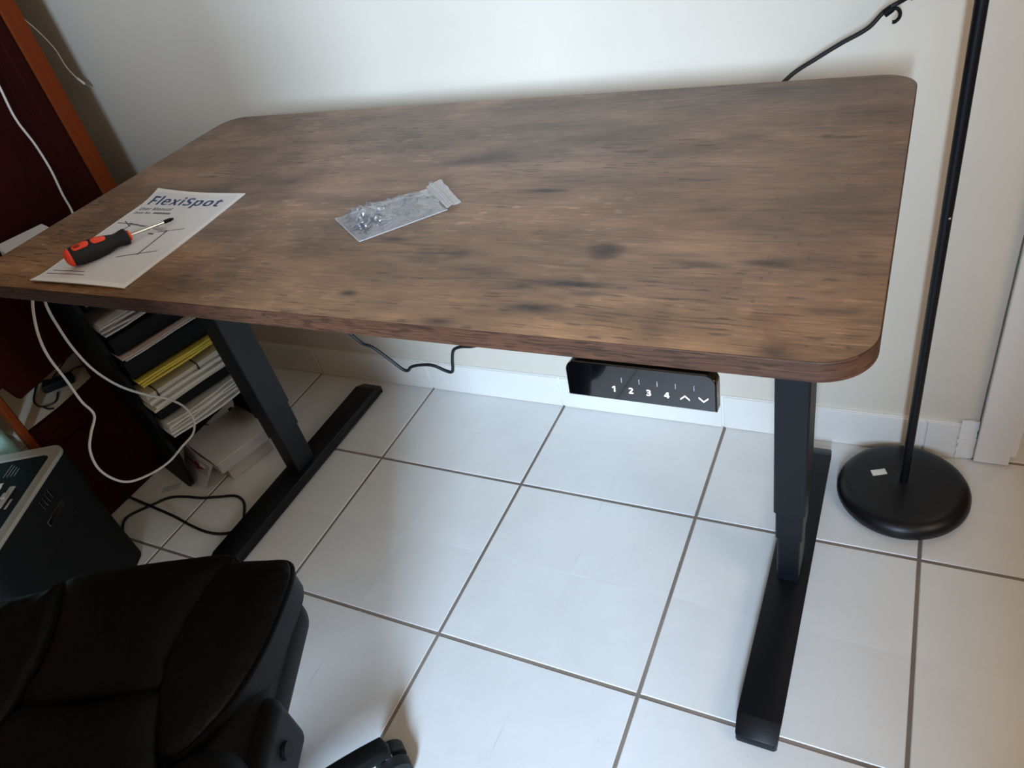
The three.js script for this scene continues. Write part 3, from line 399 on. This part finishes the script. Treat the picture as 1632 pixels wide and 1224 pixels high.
stack('envelope_stack', 'white envelopes on the topmost open shelf of the file rack', 'envelopes', -0.09, 0.08, 0.604, 4, 0.006, 0.01, 0.1, M.paper, 0.003, 'envelope');
stack('paper_stack', 'grey-white papers with a ragged edge on the second shelf down', 'papers', -0.1, 0.135, 0.5435, 5, 0.0044, -0.108, 0.108, M.paperGrey, 0.003);
stack('document_folder', 'thin pale folder directly under the ragged grey papers', 'folder', -0.1, 0.158, 0.4762, 2, 0.004, -0.1, 0.108, [M.paperGrey, M.pale], 0.0015, 'flap');
{ const o = thing('black_filler', 'black binder set in the gap above the thin pale folder', 'filler', RO, RT); mesh('cover', rbox(-0.1, 0.14, 0.4865, 0.532, -0.11, 0.11, 0.004), M.blackPlastic, o); }  // plain black box filling the space over the pale folder
stack('cardboard_folder', 'yellow cardboard folder in the middle of the file rack', 'folder', -0.01, 0.156, 0.3902, 3, 0.0062, -0.105, 0.108, M.yellow, 0.0012, 'flap');
{ const o = thing('black_filler', 'black binder set in the gap above the yellow folder', 'filler', RO, RT); mesh('cover', rbox(-0.01, 0.137, 0.412, 0.464, -0.11, 0.11, 0.004), M.blackPlastic, o); }  // plain black box filling the space over the yellow folder
{ const o = stack('notebook', 'cream and white notebooks below the yellow folder', 'notebook', -0.01, 0.16, 0.3212, 6, 0.0085, -0.108, 0.112, [M.paperCream, M.paper, M.paperCream, M.paper, M.paper, M.paperCream], 0.001, 'cover');
  for (const z of [0.085, -0.03]) mesh('band', rbox(0.1, 0.163, 0.352, 0.3745, z - 0.0015, z + 0.0015, 0.001), M.cordBlack, o); }
stack('paper_stack', 'white papers with a curled corner on the lowest shelf of the file rack', 'papers', -0.01, 0.158, 0.2312, 7, 0.006, -0.108, 0.108, M.paper, 0.003);
{ const o = thing('black_filler', 'black binder set in the gap above the lowest white papers', 'filler', RO, RT); mesh('cover', rbox(-0.01, 0.138, 0.281, 0.313, -0.11, 0.11, 0.004), M.blackPlastic, o); }  // plain black box filling the space over the lowest papers
{ const o = thing('paper_tray', 'white letter tray stack standing under the file rack shelves', 'tray', RO, RT);
  mesh('tray', rbox(-0.02, 0.16, 0.05, 0.088, -0.115, 0.06, 0.005), M.paperGrey, o); mesh('lid_sheet', sheet(10, 12, (u, v) => V(-0.02 + 0.184 * u, 0.0915 + 0.002 * perlin.noise(u * 3, v * 3, 5), 0.063 - 0.18 * v), 0.002), M.paper, o); mesh('foot', rbox(-0.02, 0.14, 0, 0.05, -0.1, 0.04, 0.003), M.paperGrey, o); }
{ const cv = document.createElement('canvas'); cv.width = 512; cv.height = 320; const q = cv.getContext('2d'); q.fillStyle = '#dcd9d6'; q.fillRect(0, 0, 512, 320); q.fillStyle = '#b9b3b0'; q.fillRect(20, 40, 460, 120); q.fillStyle = '#a8454a'; q.fillRect(60, 90, 300, 26); q.fillStyle = '#7f3038'; q.beginPath(); q.moveTo(240, 70); q.lineTo(430, 100); q.lineTo(300, 140); q.fill(); q.fillStyle = '#efecea'; q.fillRect(330, 60, 90, 36);
  const tx = new THREE.CanvasTexture(cv); tx.colorSpace = THREE.SRGBColorSpace;
  const o = thing('flyer', 'white printed flyer with a red picture leaning against the letter tray', 'flyer', RO, RT);
  mesh('sheet', sheet(14, 10, (u, v) => V(-0.025 + 0.17 * u - 0.05 * (1 - v) * u, 0.001 + 0.088 * v + 0.003 * Math.sin(u * 4) * v, 0.066 + 0.042 * (1 - v) + 0.004 * Math.sin(u * 3)), 0.0012, V(0, 0.4, 0.9)), std({ map: tx, roughness: 0.55 }), o); }
{ const o = thing('storage_box', 'small white lidded box standing on top of the file rack', 'box', [-0.55, 0.7015, 0.475], -0.3); mesh('body', rbox(-0.05, 0.035, 0, 0.046, -0.055, 0.055, 0.012, 4), M.paper, o); mesh('lid', rbox(-0.053, 0.038, 0.044, 0.053, -0.058, 0.058, 0.004, 3), M.paper, o); }
{ const o = thing('pink_pouch', 'pink pouch beside the white box on the file rack', 'pouch', [-0.5, 0.7015, 0.59], -0.3); const g = new THREE.SphereGeometry(1, 32, 20); g.scale(0.08, 0.03, 0.035); { const p = g.attributes.position; for (let i = 0; i < p.count; i++) { const k = 1 + 0.12 * perlin.noise(p.getX(i) * 40, p.getY(i) * 40, p.getZ(i) * 40); p.setXYZ(i, p.getX(i) * k, p.getY(i) * k, p.getZ(i) * k); } g.computeVertexNormals(); } g.translate(0, 0.032, 0); mesh('pouch', g, M.pink, o); }

// ---------------------------------------------------------------- shredder
{ const T = Math.atan2(-0.9, 0.44) + Math.PI / 2; // local +x looks towards the room, local +z runs along the front
  const SA = 0.455, o = thing('paper_shredder', 'black paper shredder with a silver rim standing before the bookcase', 'shredder', [-0.436, 0, 0.95], SA);
  // local frame: x = depth (front at +x), z = width
  const w = 0.185, d = 0.115, top = 0.37;
  const plan = (ww, dd, r) => { const s = new THREE.Shape(); s.moveTo(-dd + r, -ww); s.lineTo(dd - r, -ww); s.absarc(dd - r, -ww + r, r, -Math.PI / 2, 0); s.lineTo(dd, ww - r); s.absarc(dd - r, ww - r, r, 0, Math.PI / 2); s.lineTo(-dd + r, ww); s.absarc(-dd + r, ww - r, r, Math.PI / 2, Math.PI); s.lineTo(-dd, -ww + r); s.absarc(-dd + r, -ww + r, r, Math.PI, 1.5 * Math.PI); return s; };
  const slab = (s, h, y, b = 0.003) => { const g = new THREE.ExtrudeGeometry(s, { depth: h - 2 * b, bevelEnabled: true, bevelThickness: b, bevelSize: b, bevelOffset: -b, bevelSegments: 3, curveSegments: 12 }); g.rotateX(Math.PI / 2); g.translate(0, y + h - b, 0); return g; };
  mesh('bin', slab(plan(w - 0.008, d - 0.006, 0.035), 0.25, 0.0), M.blackPlastic, o);
  mesh('head', slab(plan(w, d, 0.035), 0.118, 0.25, 0.006), M.blackPlastic, o);
  const ring = plan(w - 0.001, d - 0.001, 0.034); ring.holes.push(plan(w - 0.03, d - 0.026, 0.02));
  mesh('rim', slab(ring, 0.012, top - 0.008, 0.003), M.silver, o);
  mesh('top_panel', slab(plan(w - 0.031, d - 0.027, 0.019), 0.006, top - 0.004, 0.0015), M.blackPlastic, o);
  mesh('feed_slot', rbox(-0.034, -0.026, top, top + 0.0035, -0.125, 0.125, 0.0015), M.gloss, o);
  mesh('feed_guide', rbox(-0.075, -0.04, top, top + 0.008, -0.13, 0.13, 0.004), M.blackPlastic, o);
  mesh('switch', rbox(0.04, 0.054, top, top + 0.006, -0.06, 0.005, 0.006, 4), M.silver, o); mesh('switch_knob', rbox(0.041, 0.053, top + 0.004, top + 0.011, -0.036, -0.018, 0.003), M.silver, o);
  mesh('indicator', rbox(0.062, 0.068, top, top + 0.003, -0.02, 0.01, 0.002), M.silver, o);
  // printed instructions on the top
  for (let i = 0; i < 4; i++) { const m = mesh('printed_line', box(-0.0008, 0.0008, 0, 0.0003, -0.03 + 0.006 * i, 0.012), M.printDim, o); m.position.set(0.0 + i * 0.009, top + 0.002, -0.11); }
  for (let i = 0; i < 7; i++) { const m = mesh('printed_mark', box(-0.0035, 0.0035, 0, 0.0003, -0.0012, 0.0012), M.print, o); m.position.set(0.012, top + 0.002, -0.065 + i * 0.0115); m.rotation.y = 0.6 * (i % 2 ? 1 : -1); }
  mesh('handle_recess', rbox(d - 0.004, d + 0.001, 0.29, 0.305, -0.07, 0.0, 0.002), M.gloss, o);
  for (let i = 0; i < 4; i++) mesh('vent_slot', rbox(d - 0.004, d + 0.0008, 0.325, 0.35, -0.06 + i * 0.012, -0.055 + i * 0.012, 0.001), M.gloss, o);
  const sc = thing('paper_scrap', 'torn scrap of white paper lying on top of the shredder', 'paper', [-0.44, 0.381, 0.905], 0.5); mesh('scrap', sheet(10, 10, (u, v) => V(-0.04 + 0.055 * u + 0.006 * perlin.noise(v * 6, 1, 2), 0.004 + 0.012 * u * (1 - u) + 0.003 * perlin.noise(u * 3, v * 4, 8), 0.03 - 0.05 * v), 0.001), M.paper, sc);
}
{ const o = thing('cushion', 'pale teal cushion standing behind the shredder beside the bookcase', 'cushion', [-0.765, 0, 0.868], 0);
  const g = new THREE.SphereGeometry(1, 48, 32), p = g.attributes.position; for (let i = 0; i < p.count; i++) { const f = v => Math.sign(v) * Math.pow(Math.abs(v), 0.42); const x = f(p.getX(i)), y = f(p.getY(i)), z = f(p.getZ(i)); const k = 1 + 0.03 * perlin.noise(x * 2, y * 2, z * 2); p.setXYZ(i, x * 0.132 * k, 0.27 + y * 0.268 * k, z * 0.137 * k); } g.computeVertexNormals(); mesh('cover', g, M.teal, o);
  const m = mesh('seam', new THREE.TorusGeometry(0.128, 0.003, 8, 60), M.teal, o); m.rotation.x = Math.PI / 2; m.scale.set(0.92, 1, 1); m.position.y = 0.27; }
tag(mesh('shredder_cord', tube([[-0.43, 0.05, 0.76], [-0.5, 0.02, 0.735], [-0.56, 0.004, 0.68], [-0.521, 0.004, 0.625], [-0.484, 0.004, 0.587], [-0.44, 0.004, 0.572], [-0.383, 0.004, 0.563], [-0.33, 0.004, 0.546], [-0.281, 0.004, 0.531], [-0.245, 0.004, 0.54], [-0.215, 0.004, 0.568], [-0.19, 0.004, 0.608], [-0.195, 0.004, 0.634], [-0.225, 0.004, 0.65], [-0.269, 0.004, 0.656], [-0.335, 0.005, 0.651], [-0.403, 0.008, 0.641], [-0.48, 0.012, 0.634], [-0.542, 0.012, 0.628], [-0.6, 0.03, 0.63]], 0.0038, 240, 8), M.cordBlack, scene), 'black power cord looped on the floor tiles beside the shredder', 'cord');
for (const [x, z, a, s, l] of [[-0.51, 0.555, 0.6, 0.6, 'nearest the flyer']]) { const o = thing('plastic_scrap', `crumpled scrap of clear plastic on the floor tiles beside the black cord`, 'plastic scrap', [x, 0.0008, z], a); mesh('film', sheet(14, 10, (u, v) => V((u - 0.5) * 0.09 * s, 0.002 + 0.006 * Math.abs(perlin.noise(u * 5, v * 5, x * 9)), (0.5 - v) * 0.04 * s), 0.0003), M.clear, o); }

// ---------------------------------------------------------------- office chair (local -z looks ahead)
{ const o = thing('office_chair', 'black leather office chair with a padded seat facing the desk', 'chair', [0.39, 0, 1.276], 0.433);
  // a puffed leather panel inside a closed outline
  function puff(name, outline, y0, h, drop, mat, wrinkle = 0.002, pw = 5, parent = o) {
    const c = new THREE.CatmullRomCurve3(outline.map(p => V(p[0], 0, p[1])), true, 'centripetal'), N = 120, R = 16, P = c.getSpacedPoints(N).slice(0, N); let cx = 0, cz = 0; for (const p of P) { cx += p.x / N; cz += p.z / N; }
    const pos = [], idx = []; for (let k = 0; k <= R + 2; k++) for (let i = 0; i < N; i++) { const s = Math.min(1, Math.sin((k / R) * Math.PI / 2)), p = P[i]; const x = cx + (p.x - cx) * (k > R ? 1 : s), z = cz + (p.z - cz) * (k > R ? 1 : s); let y = k > R ? y0 - drop * (k - R) / 2 : y0 + h * Math.pow(1 - Math.pow(s, pw), 0.55); if (k <= R) y += wrinkle * smooth(0.55, 0.95, s) * (1 - smooth(0.97, 1, s)) * perlin.noise(x * 60, z * 60, 3) + 0.35 * wrinkle * perlin.noise(x * 14, z * 14, 8); pos.push(x, y, z); }
    for (let k = 0; k < R + 2; k++) for (let i = 0; i < N; i++) { const n = (i + 1) % N, a = k * N + i, b = k * N + n, d = (k + 1) * N + i, e = (k + 1) * N + n; idx.push(a, e, d, a, b, e); }
    const g = new THREE.BufferGeometry(); g.setAttribute('position', new THREE.Float32BufferAttribute(pos, 3)); g.setIndex(idx); g.computeVertexNormals();
    const n = g.attributes.normal; if (n.getY(N * 3) < 0) { for (let i = 0; i < idx.length; i += 3) { const t = idx[i]; idx[i] = idx[i + 1]; idx[i + 1] = t; } g.setIndex(idx); g.computeVertexNormals(); }
    const uv = []; for (let i = 0; i < pos.length; i += 3) uv.push(pos[i], pos[i + 2]); g.setAttribute('uv', new THREE.Float32BufferAttribute(uv, 2));
    return mesh(name, g, mat, parent);
  }
  const seat = new THREE.Group(); seat.name = 'seat'; o.add(seat);
  const leaf = [[0.143, -0.286], [0.155, -0.275], [0.194, -0.27], [0.237, -0.262], [0.249, -0.238], [0.246, -0.17], [0.234, -0.105], [0.208, -0.04], [0.170, 0.008], [0.147, 0.016], [0.126, -0.025], [0.109, -0.08], [0.105, -0.13], [0.111, -0.19], [0.128, -0.25]];
  puff('front_panel', [[-0.14, -0.29], [-0.06, -0.3], [0.06, -0.3], [0.142, -0.29], [0.128, -0.25], [0.11, -0.19], [0.102, -0.13], [0.104, -0.085], [0, -0.08], [-0.104, -0.085], [-0.102, -0.13], [-0.11, -0.19], [-0.128, -0.25]], 0.502, 0.018, 0.05, M.leather, 0.0012, 4, seat);
  puff('rear_panel', [[-0.104, -0.078], [0, -0.073], [0.104, -0.078], [0.126, -0.02], [0.15, 0.05], [0.17, 0.18], [0, 0.19], [-0.17, 0.18], [-0.15, 0.05], [-0.126, -0.02]], 0.502, 0.018, 0.05, M.leather, 0.0012, 4, seat);
  for (const s of [1, -1]) { const L = leaf.map(p => [p[0] * s, p[1]]); puff('side_bolster', L, 0.508, 0.013, 0.05, M.leather, 0.003, 5, seat);
    const rim = leaf.slice(1, 10).map(p => [p[0] * s * 1.004, 0.503, p[1]]); mesh('piping', tube(rim, 0.004, 90, 8), M.leather, seat); const rim2 = [...leaf.slice(9), leaf[0], leaf[1]].map(p => [p[0] * s, 0.507, p[1]]); mesh('piping', tube(rim2, 0.0028, 60, 8), M.leather, seat); }
  mesh('seat_base', rbox(-0.232, 0.232, 0.39, 0.492, -0.285, 0.23, 0.045, 6), M.leather, seat);
  mesh('seat_base', rbox(-0.237, 0.237, 0.37, 0.455, -0.265, 0.23, 0.04, 6), M.leather, seat);
  mesh('side_cushion', rbox(0.15, 0.245, 0.43, 0.512, 0.0, 0.23, 0.035, 5), M.leather, seat); mesh('side_cushion', rbox(-0.245, -0.15, 0.43, 0.512, 0.0, 0.23, 0.035, 5), M.leather, seat);
  // flip-up arms: padded hinge block beside the seat, the arm itself raised along the back
  for (const s of [1, -1]) { const a = new THREE.Group(); a.name = 'armrest'; o.add(a); const g = rbox(-0.021, 0.021, 0.35, 0.462, -0.085, 0.19, 0.0205, 6); g.translate(s * 0.231, 0, 0); mesh('hinge_block', g, M.leather, a);
    const b = new THREE.CylinderGeometry(0.012, 0.012, 0.006, 24).rotateZ(Math.PI / 2); b.translate(s * 0.2535, 0.41, -0.03); mesh('bolt_cap', b, M.blackPlastic, a);
    const u = rbox(-0.026, 0.026, 0.4, 0.86, -0.03, 0.03, 0.025, 5); u.rotateX(0.16); u.translate(s * 0.25, 0, 0.13); mesh('arm', u, M.leather, a); }
  // back, leaning slightly
  const bk = new THREE.Group(); bk.name = 'backrest'; bk.position.set(0, 0.47, 0.22); bk.rotation.x = 0.17; o.add(bk);
  mesh('back_shell', rbox(-0.255, 0.255, 0, 0.86, 0.0, 0.09, 0.044, 6), M.leather, bk); mesh('headrest', rbox(-0.19, 0.19, 0.58, 0.83, -0.04, 0.06, 0.045, 6), M.leather, bk); mesh('lumbar_pad', rbox(-0.2, 0.2, 0.04, 0.47, -0.035, 0.05, 0.04, 6), M.leather, bk);
  // gas column and five-star base with twin casters
  mesh('mechanism', rbox(-0.09, 0.09, 0.33, 0.372, -0.1, 0.12, 0.01, 3), M.blackPlastic, o);
  mesh('gas_column', lathe([[0, 0.075], [0.03, 0.075], [0.03, 0.22], [0.02, 0.225], [0.02, 0.34], [0, 0.34]], 28), M.blackPlastic, o);
  const star = new THREE.Group(); star.name = 'base'; o.add(star); mesh('hub', lathe([[0, 0.07], [0.045, 0.07], [0.05, 0.085], [0.045, 0.12], [0.034, 0.13], [0, 0.13]], 36), M.blackPlastic, star);
  for (let k = 0; k < 5; k++) { const a = 0.62 + (k * 2 * Math.PI) / 5, ca = Math.cos(a), sa = -Math.sin(a); // angle from local +x towards -z
    const pos = [], idx = [], n = 18, m = 12; for (let i = 0; i <= n; i++) { const t = i / n, r = 0.03 + 0.29 * t, y = 0.105 + 0.012 * Math.sin(t * 2.2) - 0.03 * Math.pow(t, 2.4), w = 0.026 - 0.007 * t, h = 0.02 - 0.006 * t; for (let j = 0; j < m; j++) { const q = (j / m) * 2 * Math.PI; const lx = w * Math.sign(Math.cos(q)) * Math.pow(Math.abs(Math.cos(q)), 0.7), ly = h * Math.sign(Math.sin(q)) * Math.pow(Math.abs(Math.sin(q)), 0.7); pos.push(r * ca - lx * sa, y + ly, r * sa + lx * ca); } }
    for (let i = 0; i < n; i++) for (let j = 0; j < m; j++) { const u = (j + 1) % m; idx.push(i * m + j, i * m + u, (i + 1) * m + u, i * m + j, (i + 1) * m + u, (i + 1) * m + j); } const tip = pos.length / 3; pos.push(0.326 * ca, 0.085, 0.326 * sa); for (let j = 0; j < m; j++) idx.push(n * m + j, n * m + (j + 1) % m, tip);
    const g = new THREE.BufferGeometry(); g.setAttribute('position', new THREE.Float32BufferAttribute(pos, 3)); g.setIndex(idx); g.computeVertexNormals(); const lm = M.blackPlastic.clone(); lm.side = THREE.DoubleSide; mesh('base_arm', g, lm, star);
    const x = 0.315 * ca, z = 0.315 * sa, cg = []; for (const q of [-1, 1]) { const c = new THREE.CylinderGeometry(0.029, 0.029, 0.02, 28).rotateX(Math.PI / 2); c.translate(0, 0.029, q * 0.016); cg.push(c); } const hood = new THREE.CylinderGeometry(0.0315, 0.0315, 0.05, 24, 1, false, 0, Math.PI).rotateX(Math.PI / 2).rotateZ(Math.PI / 2); hood.translate(0, 0.0305, 0);
    const cs = mesh('caster', cg, M.rubber, star); cs.position.set(x, 0, z); cs.rotation.y = 0.5 + k * 1.3; const st = new THREE.CylinderGeometry(0.007, 0.007, 0.05, 12).translate(x, 0.06, z); mesh('caster_stem', st, M.chrome, star); }
}
scene.traverse(o => { if (o.isMesh) { o.castShadow = true; o.receiveShadow = true; } });
renderer.render(scene, camera);
